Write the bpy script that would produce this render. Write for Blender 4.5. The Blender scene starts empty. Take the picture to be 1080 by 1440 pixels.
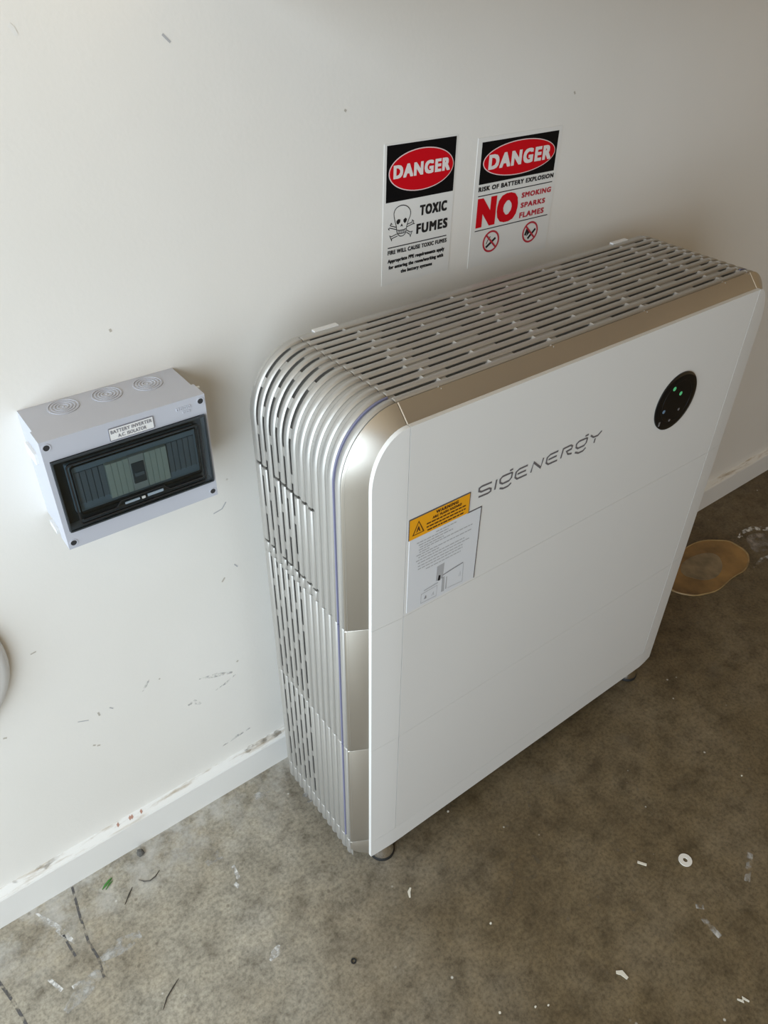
import bpy, bmesh, math, random
from mathutils import Vector
random.seed(7)
scene = bpy.context.scene
COL = scene.collection

# ------------------------------------------------------------------ camera
cam_data = bpy.data.cameras.new('camera')
cam = bpy.data.objects.new('camera', cam_data); COL.objects.link(cam)
cam.location = (-0.4207, -0.9027, 1.4101)
cam.rotation_euler = (0.9103, -0.0116, -0.6439)
cam_data.sensor_fit = 'VERTICAL'; cam_data.sensor_height = 36.0
cam_data.lens = 36.0 * 1077.73 / 1440.0
cam_data.clip_start = 0.02
scene.camera = cam

# ------------------------------------------------------------------ light
world = bpy.data.worlds.new('daylight'); scene.world = world
world.use_nodes = True
wbg = world.node_tree.nodes['Background']
wbg.inputs['Color'].default_value = (0.75, 0.87, 1.0, 1); wbg.inputs['Strength'].default_value = 1.0

def area_light(name, loc, rot, sx, sy, power, color):
    d = bpy.data.lights.new(name, 'AREA'); d.shape = 'RECTANGLE'
    d.size = sx; d.size_y = sy; d.energy = power; d.color = color
    o = bpy.data.objects.new(name, d); COL.objects.link(o)
    o.location = loc; o.rotation_euler = rot
    return o
# daylight entering through the open garage door on the left
area_light('garage_door_daylight', (-1.75, -1.75, 1.18), (0, math.radians(-90), 0), 2.1, 3.4, 94, (0.78, 0.90, 1.0))

scene.view_settings.view_transform = 'Standard'
scene.view_settings.look = 'None'
scene.view_settings.gamma = 1.0
scene.view_settings.use_curve_mapping = False
scene.view_settings.exposure = 0.0
scene.cycles.max_bounces = 10
scene.cycles.diffuse_bounces = 6
scene.cycles.use_denoising = True

# ------------------------------------------------------------------ materials
MATS = {}
def new_mat(name):
    m = bpy.data.materials.new(name); m.use_nodes = True
    MATS[name] = m
    return m, m.node_tree, m.node_tree.nodes['Principled BSDF']
def plain(name, col, rough=0.5, metal=0.0, spec=0.5, emit=None, estr=0, coat=0.0):
    m, nt, b = new_mat(name)
    b.inputs['Base Color'].default_value = (*col, 1)
    b.inputs['Roughness'].default_value = rough
    b.inputs['Metallic'].default_value = metal
    b.inputs['Specular IOR Level'].default_value = spec
    b.inputs['Coat Weight'].default_value = coat
    if emit:
        b.inputs['Emission Color'].default_value = (*emit, 1)
        b.inputs['Emission Strength'].default_value = estr
    return m
def node(nt, t, **kw):
    n = nt.nodes.new(t)
    for k, v in kw.items():
        if hasattr(n, k): setattr(n, k, v)
        else: n.inputs[k].default_value = v
    return n
def ramp(nt, fac, stops):
    r = nt.nodes.new('ShaderNodeValToRGB'); e = r.color_ramp.elements
    while len(e) < len(stops): e.new(0.5)
    for i, (p, c) in enumerate(stops):
        e[i].position = p; e[i].color = (*c, 1) if len(c) == 3 else c
    nt.links.new(fac, r.inputs['Fac'])
    return r
def mix(nt, fac, a, b, mode='MIX'):
    n = nt.nodes.new('ShaderNodeMix'); n.data_type = 'RGBA'; n.blend_type = mode
    for s, v in ((n.inputs['Factor'], fac), (n.inputs[6], a), (n.inputs[7], b)):
        if hasattr(v, 'is_linked') or hasattr(v, 'links'): nt.links.new(v, s)
        elif isinstance(v, (int, float)): s.default_value = v
        else: s.default_value = (*v, 1)
    return n.outputs[2]
def noise_mat(name, col, rough, metal, amount, scale, bump=0.0, bscale=400, spec=0.5, coat=0.0):
    """plain colour with a faint mottling and fine relief"""
    m, nt, b = new_mat(name)
    tc = nt.nodes.new('ShaderNodeTexCoord')
    n = node(nt, 'ShaderNodeTexNoise', Scale=scale, Detail=4.0)
    nt.links.new(tc.outputs['Object'], n.inputs['Vector'])
    lo = tuple(max(0, c * (1 - amount)) for c in col); hi = tuple(min(1, c * (1 + amount)) for c in col)
    r = ramp(nt, n.outputs['Fac'], [(0.3, lo), (0.7, hi)])
    nt.links.new(r.outputs['Color'], b.inputs['Base Color'])
    b.inputs['Roughness'].default_value = rough; b.inputs['Metallic'].default_value = metal
    b.inputs['Specular IOR Level'].default_value = spec; b.inputs['Coat Weight'].default_value = coat
    if bump:
        n2 = node(nt, 'ShaderNodeTexNoise', Scale=bscale, Detail=2.0)
        nt.links.new(tc.outputs['Object'], n2.inputs['Vector'])
        bp = node(nt, 'ShaderNodeBump', Strength=bump, Distance=0.001)
        nt.links.new(n2.outputs['Fac'], bp.inputs['Height']); nt.links.new(bp.outputs['Normal'], b.inputs['Normal'])
    return m

# painted wall: off-white, faint roller texture, sparse specks
def wall_paint():
    m, nt, b = new_mat('wall_paint')
    tc = nt.nodes.new('ShaderNodeTexCoord')
    n1 = node(nt, 'ShaderNodeTexNoise', Scale=2.5, Detail=3.0); nt.links.new(tc.outputs['Object'], n1.inputs['Vector'])
    base = ramp(nt, n1.outputs['Fac'], [(0.3, (0.785, 0.762, 0.712)), (0.7, (0.825, 0.802, 0.757))]).outputs['Color']
    v = node(nt, 'ShaderNodeTexVoronoi', Scale=16.0, Randomness=1.0); nt.links.new(tc.outputs['Object'], v.inputs['Vector'])
    sp = ramp(nt, v.outputs['Distance'], [(0.018, (1, 1, 1)), (0.04, (0, 0, 0))]).outputs['Color']
    n2 = node(nt, 'ShaderNodeTexNoise', Scale=5.0, Detail=1.0); nt.links.new(tc.outputs['Object'], n2.inputs['Vector'])
    gate = ramp(nt, n2.outputs['Fac'], [(0.52, (0, 0, 0)), (0.6, (0.5, 0.5, 0.5))]).outputs['Color']
    f = mix(nt, 1.0, sp, gate, 'MULTIPLY')
    c = mix(nt, f, base, (0.42, 0.38, 0.33))
    nt.links.new(c, b.inputs['Base Color'])
    b.inputs['Roughness'].default_value = 0.55; b.inputs['Specular IOR Level'].default_value = 0.3
    n3 = node(nt, 'ShaderNodeTexNoise', Scale=160.0, Detail=3.0); nt.links.new(tc.outputs['Object'], n3.inputs['Vector'])
    n4 = node(nt, 'ShaderNodeTexNoise', Scale=7.0, Detail=2.0); nt.links.new(tc.outputs['Object'], n4.inputs['Vector'])
    ad = node(nt, 'ShaderNodeMath', operation='MULTIPLY_ADD'); ad.inputs[1].default_value = 6.0
    nt.links.new(n4.outputs['Fac'], ad.inputs[0]); nt.links.new(n3.outputs['Fac'], ad.inputs[2])
    bp = node(nt, 'ShaderNodeBump', Strength=0.09, Distance=0.0015)
    nt.links.new(ad.outputs[0], bp.inputs['Height']); nt.links.new(bp.outputs['Normal'], b.inputs['Normal'])
    return m
wall_paint()

def concrete():
    m, nt, b = new_mat('concrete')
    tc = nt.nodes.new('ShaderNodeTexCoord'); V = tc.outputs['Object']
    def N(sc, det=4.0, rough=0.6):
        n = node(nt, 'ShaderNodeTexNoise', Scale=sc, Detail=det, Roughness=rough); nt.links.new(V, n.inputs['Vector']); return n.outputs['Fac']
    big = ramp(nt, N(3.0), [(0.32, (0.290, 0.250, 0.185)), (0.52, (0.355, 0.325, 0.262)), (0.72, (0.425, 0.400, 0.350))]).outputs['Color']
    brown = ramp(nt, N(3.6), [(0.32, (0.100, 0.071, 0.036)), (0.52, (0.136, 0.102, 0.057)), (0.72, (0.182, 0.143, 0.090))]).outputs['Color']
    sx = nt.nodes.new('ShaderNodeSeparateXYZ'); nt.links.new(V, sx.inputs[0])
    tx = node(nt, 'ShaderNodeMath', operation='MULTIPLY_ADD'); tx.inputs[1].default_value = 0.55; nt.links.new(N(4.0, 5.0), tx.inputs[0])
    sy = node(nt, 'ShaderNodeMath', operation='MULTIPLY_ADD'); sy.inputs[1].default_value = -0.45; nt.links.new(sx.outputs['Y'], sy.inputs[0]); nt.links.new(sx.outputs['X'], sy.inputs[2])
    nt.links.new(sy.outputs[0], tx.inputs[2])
    brown_shade = node(nt, 'ShaderNodeMapRange'); brown_shade.interpolation_type = 'SMOOTHSTEP'; brown_shade.inputs[1].default_value = 0.0; brown_shade.inputs[2].default_value = 0.72
    nt.links.new(tx.outputs[0], brown_shade.inputs[0])
    big = mix(nt, brown_shade.outputs[0], big, brown)  # concrete turns browner to the right and front; shade is painted into it
    mid = ramp(nt, N(22.0, 6.0, 0.7), [(0.30, (0.50, 0.48, 0.45)), (0.48, (0.98, 0.98, 0.98)), (0.70, (1.34, 1.33, 1.31))]).outputs['Color']
    c = mix(nt, 0.9, big, mid, 'MULTIPLY')
    fine = ramp(nt, N(150.0, 3.0, 0.7), [(0.30, (0.50, 0.49, 0.47)), (0.55, (1.05, 1.05, 1.05)), (0.75, (1.30, 1.30, 1.28))]).outputs['Color']
    c = mix(nt, 0.75, c, fine, 'MULTIPLY')
    # dark blotches
    c = mix(nt, ramp(nt, N(9.0, 3.0), [(0.62, (0, 0, 0)), (0.75, (0.45, 0.45, 0.45))]).outputs['Color'], c, (0.13, 0.105, 0.07))
    # pale lime bloom, strongest beside the skirting board
    sep = nt.nodes.new('ShaderNodeSeparateXYZ'); nt.links.new(V, sep.inputs[0])
    near = node(nt, 'ShaderNodeMapRange'); near.inputs[1].default_value = -0.16; near.inputs[2].default_value = -0.01
    nt.links.new(sep.outputs['Y'], near.inputs[0])
    left = node(nt, 'ShaderNodeMapRange'); left.inputs[1].default_value = 0.35; left.inputs[2].default_value = -0.25
    nt.links.new(sep.outputs['X'], left.inputs[0])
    mu = node(nt, 'ShaderNodeMath', operation='MULTIPLY'); nt.links.new(near.outputs[0], mu.inputs[0]); nt.links.new(left.outputs[0], mu.inputs[1])
    blo = ramp(nt, N(14.0, 5.0, 0.65), [(0.42, (0, 0, 0)), (0.68, (1, 1, 1))]).outputs['Color']
    bl = mix(nt, 1.0, blo, mu.outputs[0], 'MULTIPLY')
    c = mix(nt, bl, c, (0.60, 0.59, 0.56))
    # sparse white paint specks
    vo = node(nt, 'ShaderNodeTexVoronoi', Scale=26.0); nt.links.new(V, vo.inputs['Vector'])
    sp = ramp(nt, vo.outputs['Distance'], [(0.045, (1, 1, 1)), (0.07, (0, 0, 0))]).outputs['Color']
    g = ramp(nt, N(6.0, 1.0), [(0.5, (0, 0, 0)), (0.58, (0.8, 0.8, 0.8))]).outputs['Color']
    c = mix(nt, mix(nt, 1.0, sp, g, 'MULTIPLY'), c, (0.62, 0.60, 0.54))
    vo2 = node(nt, 'ShaderNodeTexVoronoi', Scale=34.0); nt.links.new(V, vo2.inputs['Vector'])
    sp2 = ramp(nt, vo2.outputs['Distance'], [(0.06, (0.75, 0.75, 0.75)), (0.14, (0, 0, 0))]).outputs['Color']
    g2 = ramp(nt, N(8.0, 1.0), [(0.42, (0.8, 0.8, 0.8)), (0.5, (0, 0, 0))]).outputs['Color']
    c = mix(nt, mix(nt, 1.0, sp2, g2, 'MULTIPLY'), c, (0.11, 0.09, 0.065))
    nt.links.new(c, b.inputs['Base Color'])
    rg = ramp(nt, N(10.0), [(0.3, (0.42, 0.42, 0.42)), (0.7, (0.65, 0.65, 0.65))]).outputs['Color']
    nt.links.new(rg, b.inputs['Roughness'])
    b.inputs['Specular IOR Level'].default_value = 0.35
    bp = node(nt, 'ShaderNodeBump', Strength=0.35, Distance=0.002)
    nt.links.new(N(60.0, 6.0, 0.7), bp.inputs['Height']); nt.links.new(bp.outputs['Normal'], b.inputs['Normal'])
    return m
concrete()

def skirting_paint():
    m, nt, b = new_mat('skirting_paint')
    tc = nt.nodes.new('ShaderNodeTexCoord'); V = tc.outputs['Object']
    mp = node(nt, 'ShaderNodeMapping'); mp.inputs['Scale'].default_value = (6, 40, 40); nt.links.new(V, mp.inputs[0])
    n = node(nt, 'ShaderNodeTexNoise', Scale=1.5, Detail=6.0, Roughness=0.7); nt.links.new(mp.outputs[0], n.inputs['Vector'])
    dirt = ramp(nt, n.outputs['Fac'], [(0.5, (0, 0, 0)), (0.66, (1, 1, 1))]).outputs['Color']
    sep = nt.nodes.new('ShaderNodeSeparateXYZ'); nt.links.new(V, sep.inputs[0])
    up = node(nt, 'ShaderNodeMapRange'); up.inputs[1].default_value = 0.070; up.inputs[2].default_value = 0.078
    nt.links.new(sep.outputs['Z'], up.inputs[0])
    f = mix(nt, 1.0, dirt, up.outputs[0], 'MULTIPLY')
    c = mix(nt, f, (0.80, 0.79, 0.76), (0.47, 0.40, 0.31))
    nt.links.new(c, b.inputs['Base Color']); b.inputs['Roughness'].default_value = 0.45
    bp = node(nt, 'ShaderNodeBump', Strength=0.2, Distance=0.001)
    nt.links.new(n.outputs['Fac'], bp.inputs['Height']); nt.links.new(bp.outputs['Normal'], b.inputs['Normal'])
skirting_paint()

noise_mat('panel_white', (0.70, 0.69, 0.665), 0.38, 0.0, 0.01, 3.0, 0.05, 900, 0.5)
noise_mat('champagne_metal', (0.60, 0.565, 0.505), 0.33, 0.85, 0.02, 8.0, 0.04, 700)
noise_mat('slat_metal', (0.50, 0.485, 0.455), 0.46, 0.7, 0.02, 8.0, 0.04, 700)
noise_mat('bare_timber', (0.58, 0.405, 0.215), 0.7, 0.0, 0.12, 6.0)
plain('core_dark', (0.03, 0.029, 0.028), 0.7)
plain('chrome', (0.78, 0.75, 0.72), 0.08, 1.0)
plain('rubber_black', (0.012, 0.012, 0.012), 0.6)
plain('film_violet', (0.17, 0.17, 0.26), 0.5)
plain('glossy_black', (0.006, 0.006, 0.006), 0.08, 0, 0.5)
plain('inner_black', (0.012, 0.011, 0.011), 0.2)
plain('led_green', (0.05, 0.3, 0.1), 0.3, emit=(0.16, 0.70, 0.34), estr=0.30)
plain('led_blue', (0.1, 0.16, 0.22), 0.3, emit=(0.22, 0.35, 0.5), estr=0.12)
plain('icon_grey', (0.16, 0.15, 0.15), 0.3)
plain('wordmark_grey', (0.14, 0.13, 0.135), 0.4)
plain('label_yellow', (0.80, 0.36, 0.012), 0.4)
plain('label_paper', (0.66, 0.67, 0.69), 0.4)
plain('label_edge', (0.10, 0.09, 0.09), 0.5)
plain('print_brown', (0.09, 0.035, 0.01), 0.5)
plain('print_grey', (0.26, 0.26, 0.27), 0.5)
plain('print_mid', (0.40, 0.40, 0.41), 0.5)
plain('print_black', (0.012, 0.012, 0.014), 0.45)
plain('sign_black', (0.004, 0.004, 0.005), 0.5, 0, 0.15)
plain('sign_red', (0.62, 0.004, 0.012), 0.5, 0, 0.15)
plain('sign_darkred', (0.50, 0.03, 0.05), 0.4)
plain('sign_pink', (0.82, 0.62, 0.62), 0.45)
plain('sign_white', (0.79, 0.78, 0.75), 0.4)
plain('sign_letter', (0.82, 0.76, 0.74), 0.45)
noise_mat('enclosure_grey', (0.50, 0.515, 0.57), 0.42, 0.0, 0.02, 10.0, 0.06, 900)
plain('enclosure_dark', (0.035, 0.042, 0.047), 0.4)
plain('tray_slate', (0.26, 0.32, 0.37), 0.5)
plain('blank_slate', (0.22, 0.25, 0.28), 0.5)
plain('module_beige', (0.62, 0.65, 0.57), 0.5)
plain('breaker_white', (0.56, 0.57, 0.54), 0.4)
plain('toggle_dark', (0.10, 0.11, 0.12), 0.35)
plain('screw_dark', (0.03, 0.03, 0.032), 0.5)
plain('plastic_white', (0.78, 0.78, 0.77), 0.4)
plain('groove_dark', (0.14, 0.13, 0.12), 0.6)
plain('print_and_shadow', (0.22, 0.22, 0.25), 0.5)
noise_mat('glue_amber', (0.24, 0.135, 0.042), 0.5, 0.0, 0.5, 11.0, 0.3, 60)
noise_mat('glue_rim', (0.31, 0.205, 0.085), 0.5, 0.0, 0.2, 40.0, 0.3, 60)
noise_mat('glue_pale', (0.22, 0.165, 0.095), 0.6, 0.0, 0.35, 25.0, 0.3, 60)
noise_mat('plaster_dust', (0.48, 0.43, 0.38), 0.8, 0.0, 0.15, 60.0, 0.3, 90)
plain('paint_chip', (0.70, 0.66, 0.56), 0.6)
plain('washer_white', (0.75, 0.72, 0.66), 0.5)
plain('grass_green', (0.06, 0.22, 0.04), 0.5)
plain('twig_dark', (0.07, 0.06, 0.05), 0.7)
plain('lump_grey', (0.10, 0.095, 0.085), 0.7)
plain('wall_bare', (0.50, 0.46, 0.40), 0.7)
plain('wall_scuff', (0.46, 0.46, 0.47), 0.7)
plain('brick_mark', (0.45, 0.25, 0.19), 0.7)

def streak(name, col, scale, lo, hi):
    """broken, half rubbed-off mark: transparent where the noise is low"""
    m, nt, b = new_mat(name)
    tc = nt.nodes.new('ShaderNodeTexCoord')
    n = node(nt, 'ShaderNodeTexNoise', Scale=scale, Detail=3.0); nt.links.new(tc.outputs['Object'], n.inputs['Vector'])
    r = ramp(nt, n.outputs['Fac'], [(lo, (0, 0, 0)), (hi, (1, 1, 1))])
    b.inputs['Base Color'].default_value = (*col, 1); b.inputs['Roughness'].default_value = 0.8
    nt.links.new(r.outputs['Color'], b.inputs['Alpha'])
streak('mark_dark', (0.10, 0.095, 0.095), 90, 0.36, 0.56)
streak('mark_white', (0.72, 0.71, 0.68), 70, 0.42, 0.62)
streak('mark_faint', (0.55, 0.54, 0.51), 60, 0.42, 0.75)
streak('mark_stain', (0.15, 0.115, 0.07), 60, 0.42, 0.95)
streak('dust_patch', (0.40, 0.35, 0.30), 45, 0.35, 0.8)
streak('scuff_grey', (0.50, 0.49, 0.48), 110, 0.42, 0.85)

def tinted_pane():
    m, nt, b = new_mat('tinted_pane')
    out = nt.nodes['Material Output']
    tr = node(nt, 'ShaderNodeBsdfTransparent'); tr.inputs['Color'].default_value = (0.84, 0.90, 0.92, 1)
    gl = node(nt, 'ShaderNodeBsdfGlossy'); gl.inputs['Roughness'].default_value = 0.06
    fr = node(nt, 'ShaderNodeFresnel'); fr.inputs['IOR'].default_value = 1.45
    mx = nt.nodes.new('ShaderNodeMixShader')
    nt.links.new(fr.outputs[0], mx.inputs[0]); nt.links.new(tr.outputs[0], mx.inputs[1]); nt.links.new(gl.outputs[0], mx.inputs[2])
    nt.links.new(mx.outputs[0], out.inputs['Surface'])
tinted_pane()

# ------------------------------------------------------------------ builders
def root_of(o):
    while o.parent: o = o.parent
    return o
def thing(name, loc, label, cat, group=None):
    o = bpy.data.objects.new(name, None); COL.objects.link(o); o.location = loc
    o.empty_display_size = 0.05
    o['label'] = label; o['category'] = cat
    if group: o['group'] = group
    return o
def tag(o, label, cat, group=None):
    o['label'] = label; o['category'] = cat
    if group: o['group'] = group
    return o
def struct(o):
    o['kind'] = 'structure'; return o
def mesh_obj(name, verts, faces, mat, parent=None, smooth=False, origin=None, bevel=0, segs=2, angle=35):
    """verts in world space; children keep their thing's base as origin"""
    org = Vector(root_of(parent).location) if parent else Vector(origin or (0, 0, 0))
    me = bpy.data.meshes.new(name)
    me.from_pydata([tuple(Vector(v) - org) for v in verts], [], faces)
    bm = bmesh.new(); bm.from_mesh(me)
    bmesh.ops.recalc_face_normals(bm, faces=bm.faces)
    bm.to_mesh(me); bm.free()
    me.materials.append(MATS[mat])
    o = bpy.data.objects.new(name, me); COL.objects.link(o)
    if parent: o.parent = parent
    else: o.location = org
    if smooth:
        for p in me.polygons: p.use_smooth = True
        md = o.modifiers.new('edges', 'EDGE_SPLIT'); md.split_angle = math.radians(angle)
    if bevel:
        b = o.modifiers.new('bevel', 'BEVEL'); b.width = bevel; b.segments = segs; b.limit_method = 'ANGLE'; b.angle_limit = math.radians(30)
        b.harden_normals = False
    return o
class MB:
    def __init__(s): s.v = []; s.f = []
    def add(s, v, f):
        n = len(s.v); s.v += [tuple(x) for x in v]; s.f += [tuple(i + n for i in q) for q in f]
    def box(s, x0, x1, y0, y1, z0, z1):
        s.add([(x, y, z) for x in (x0, x1) for y in (y0, y1) for z in (z0, z1)],
              [(0, 1, 3, 2), (4, 6, 7, 5), (0, 4, 5, 1), (2, 3, 7, 6), (0, 2, 6, 4), (1, 5, 7, 3)])
    def prism_y(s, pts, y0, y1):
        """polygon in XZ pushed from y0 to y1"""
        n = len(pts)
        s.add([(x, y0, z) for x, z in pts] + [(x, y1, z) for x, z in pts],
              [tuple(range(n)), tuple(range(2 * n - 1, n - 1, -1))] + [(i, (i + 1) % n, n + (i + 1) % n, n + i) for i in range(n)])
    def prism_z(s, pts, z0, z1):
        n = len(pts)
        s.add([(x, y, z0) for x, y in pts] + [(x, y, z1) for x, y in pts],
              [tuple(range(n)), tuple(range(2 * n - 1, n - 1, -1))] + [(i, (i + 1) % n, n + (i + 1) % n, n + i) for i in range(n)])
    def ring_y(s, cx, cz, rx, rz, w, y0, y1, n=40):
        a = [2 * math.pi * i / n for i in range(n)]
        V = []
        for (r1, r2, y) in ((rx, rz, y0), (rx, rz, y1), (rx - w, rz - w, y1), (rx - w, rz - w, y0)):
            V += [(cx + r1 * math.cos(t), y, cz + r2 * math.sin(t)) for t in a]
        F = []
        for k in range(4):
            for i in range(n):
                F.append((k * n + i, k * n + (i + 1) % n, ((k + 1) % 4) * n + (i + 1) % n, ((k + 1) % 4) * n + i))
        s.add(V, F)
    def lathe(s, c, prof, axis='z', n=32):
        """prof: (radius, height) pairs"""
        V = []; F = []
        for r, h in prof:
            for i in range(n):
                t = 2 * math.pi * i / n
                if axis == 'z': V.append((c[0] + r * math.cos(t), c[1] + r * math.sin(t), c[2] + h))
                else: V.append((c[0] + r * math.cos(t), c[1] + h, c[2] + r * math.sin(t)))
        for k in range(len(prof) - 1):
            for i in range(n):
                F.append((k * n + i, k * n + (i + 1) % n, (k + 1) * n + (i + 1) % n, (k + 1) * n + i))
        F.append(tuple(range(n))); F.append(tuple(range((len(prof) - 1) * n, len(prof) * n)))
        s.add(V, F)
    def ribbon(s, pts, w, put, closed=False):
        """stroke of width w along 2-D pts; put(a, b) gives the 3-D point"""
        n = len(pts); L = []; Rr = []
        w0 = w
        for i in range(n):
            w = w0[i] if isinstance(w0, (list, tuple)) else w0
            if closed: a, b = pts[i - 1], pts[(i + 1) % n]; p = pts[i]
            else: a, b = pts[max(i - 1, 0)], pts[min(i + 1, n - 1)]; p = pts[i]
            dx, dy = b[0] - a[0], b[1] - a[1]; l = math.hypot(dx, dy) or 1
            nx, ny = -dy / l, dx / l
            k = 1.0
            if 0 < i < n - 1 or closed:
                e1 = Vector((p[0] - a[0], p[1] - a[1])); e2 = Vector((b[0] - p[0], b[1] - p[1]))
                if e1.length and e2.length:
                    ca = max(-1, min(1, e1.normalized().dot(e2.normalized())))
                    k = min(1 / max(math.cos(math.acos(ca) / 2), 0.5), 1.6)
            L.append(put(p[0] + nx * w / 2 * k, p[1] + ny * w / 2 * k)); Rr.append(put(p[0] - nx * w / 2 * k, p[1] - ny * w / 2 * k))
        m = n if closed else n - 1
        s.add(L + Rr, [(i, (i + 1) % n, n + (i + 1) % n, n + i) for i in range(m)])
    def build(s, name, mat, parent=None, **kw): return mesh_obj(name, s.v, s.f, mat, parent, **kw)
def box_obj(name, x0, x1, y0, y1, z0, z1, mat, parent=None, **kw):
    m = MB(); m.box(x0, x1, y0, y1, z0, z1); return m.build(name, mat, parent, **kw)
def smooth_poly(pts, it=2, closed=True):
    for _ in range(it):
        q = []
        n = len(pts)
        for i in range(n if closed else n - 1):
            a, b = pts[i], pts[(i + 1) % n]
            q += [(a[0] * .75 + b[0] * .25, a[1] * .75 + b[1] * .25), (a[0] * .25 + b[0] * .75, a[1] * .25 + b[1] * .75)]
        pts = q if closed else [pts[0]] + q[1:-1] + [pts[-1]]
    return pts

_font_cache = {}
def text_mesh(body, bold=0.0, shear=0.0, spacing=1.0):
    """(2-D verts, faces) of a line of lettering, scaled to a 1 x 1 box"""
    cu = bpy.data.curves.new('lettering', 'FONT'); cu.body = body; cu.size = 1.0
    cu.offset = bold; cu.shear = shear; cu.space_character = spacing; cu.resolution_u = 3; cu.fill_mode = 'FRONT'
    ob = bpy.data.objects.new('lettering', cu); COL.objects.link(ob)
    dg = bpy.context.evaluated_depsgraph_get(); dg.update()
    me = bpy.data.meshes.new_from_object(ob.evaluated_get(dg))
    V = [(v.co.x, v.co.y) for v in me.vertices]; F = [tuple(p.vertices) for p in me.polygons]
    bpy.data.objects.remove(ob); bpy.data.curves.remove(cu); bpy.data.meshes.remove(me)
    x0 = min(v[0] for v in V); x1 = max(v[0] for v in V); y0 = min(v[1] for v in V); y1 = max(v[1] for v in V)
    return [((a - x0) / (x1 - x0), (b - y0) / (y1 - y0)) for a, b in V], F
def lettering(name, body, x0, x1, z0, z1, y, mat, parent, bold=0.0, shear=0.0, spacing=1.0):
    """bold: extra stroke weight as a share of the letter height, made by overlapping shifted outlines"""
    V, F = text_mesh(body, 0.0, shear, spacing)
    b = bold * (z1 - z0); m = MB()
    shifts = [(0, 0)] if not b else [(b * 0.9 * p, b * 0.6 * q) for p in (-1, 0, 1) for q in (-1, 0, 1)]
    X0, X1, Z0, Z1 = x0 + b * .9, x1 - b * .9, z0 + b * .6, z1 - b * .6
    for dx, dz in shifts:
        y -= 0.00002
        m.add([(X0 + p * (X1 - X0) + dx, y, Z0 + q * (Z1 - Z0) + dz) for p, q in V], F)
    return m.build(name, mat, parent)

# ------------------------------------------------------------------ the garage
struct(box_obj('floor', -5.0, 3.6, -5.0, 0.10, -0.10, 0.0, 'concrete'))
struct(box_obj('wall_back', -1.95, 3.6, 0.0, 0.10, 0.0, 2.5, 'wall_paint'))
struct(box_obj('wall_right', 3.5, 3.6, -5.0, 0.0, 0.0, 2.5, 'bare_timber'))
struct(box_obj('wall_front', -1.95, 3.5, -5.0, -4.9, 0.0, 2.5, 'bare_timber'))
struct(box_obj('ceiling', -1.95, 3.6, -5.0, 0.10, 2.5, 2.6, 'bare_timber'))
wl = MB(); wl.box(-1.95, -1.85, -4.9, -3.50, 0, 2.5); wl.box(-1.95, -1.85, -3.50, 0.0, 2.25, 2.5)
struct(wl.build('wall_left', 'bare_timber'))
floor = bpy.data.objects['floor']; wall = bpy.data.objects['wall_back']

struct(box_obj('shade_box_1', -0.03, 0.70, -0.40, 0.0, 1.388, 1.95, 'bare_timber', bevel=0.004))  # unseen box added overhead, standing in for whatever shades the wall top

bb = MB()
prof = [(0.0, 0.0), (-0.018, 0.0), (-0.018, 0.0725), (-0.0165, 0.0752), (-0.006, 0.0790), (0.0, 0.0815)]
n = len(prof); V = [(x, y, z) for x in (-1.95, 3.5) for y, z in prof]
bb.add(V, [tuple(range(n)), tuple(range(2 * n - 1, n - 1, -1))] + [(i, (i + 1) % n, n + (i + 1) % n, n + i) for i in range(n)])
base_board = struct(bb.build('baseboard_back', 'skirting_paint'))

# ------------------------------------------------------------------ battery storage unit
xL, xR, FY, BY, YB = 0.055, 0.758, 0.3282, 0.0904, 0.3034
EL, ER, DL = 0.052, 0.042, 0.0032            # corner cheeks and how far they fall back
H0, Z1, HB, HC = 0.062, 0.1076, 0.2702, 0.3055
S1, S2 = Z1 + HB, Z1 + 2 * HB
ZT = S2 + HC; ZC = ZT - 0.075
NT, NS = 0.020, 0.0287                      # chamfer band: rise on top, spread at the sides
unit = thing('battery_storage_unit', (0.4065, -0.21, 0.0),
             'white and silver home battery stack with slatted sides standing on concrete floor', 'battery unit')

def front_y(x):
    if x < xL: return -FY + DL * ((xL - x) / EL) ** 1.25
    if x > xR: return -FY + DL * ((x - xR) / ER) ** 1.25
    return -FY
def path_pt(which, u, off, d, z0, z1):
    """which: 'L'/'R' corner+side (u in metres from z0), 'T' top (u = x), 'VL'/'VR' straight side"""
    if which == 'T':
        return (u, ZT + NT * off - d)
    sgn = -1 if which in ('L', 'VL') else 1
    cx = xL if sgn < 0 else xR
    a = (EL if sgn < 0 else ER) + NS * off - d
    b = 0.075 + NT * off - d
    if which in ('VL', 'VR') or u <= ZC - z0:
        return (cx + sgn * a, z0 + u)
    th = min((u - (ZC - z0)) / ARC, 1.0) * math.pi / 2
    return (cx + sgn * a * math.cos(th), ZC + b * math.sin(th))
ARC = 0.138
def samples(which, u0, u1, z0, extra=()):
    s = {round(u0, 5), round(u1, 5)}
    if which in ('L', 'R'):
        k = ZC - z0
        s |= {round(k + ARC * i / 16, 5) for i in range(17) if u0 < k + ARC * i / 16 < u1}
    s |= {round(e, 5) for e in extra if u0 < e < u1}
    return sorted(s)
def sweep(mb, which, us, prof, z0, z1, caps=True):
    """prof: (off, depth, y) triples, open polyline"""
    V = []; F = []; m = len(prof)
    for u in us:
        for off, d, y in prof:
            x, z = path_pt(which, u, off, d, z0, z1)
            yy = front_y(x) + y[1] if isinstance(y, tuple) else y
            V.append((x, yy, z))
    for i in range(len(us) - 1):
        for k in range(m - 1):
            F.append((i * m + k, i * m + k + 1, (i + 1) * m + k + 1, (i + 1) * m + k))
    if caps:
        F.append(tuple(range(m))); F.append(tuple(range((len(us) - 1) * m, len(us) * m)))
    mb.add(V, F)

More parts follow.
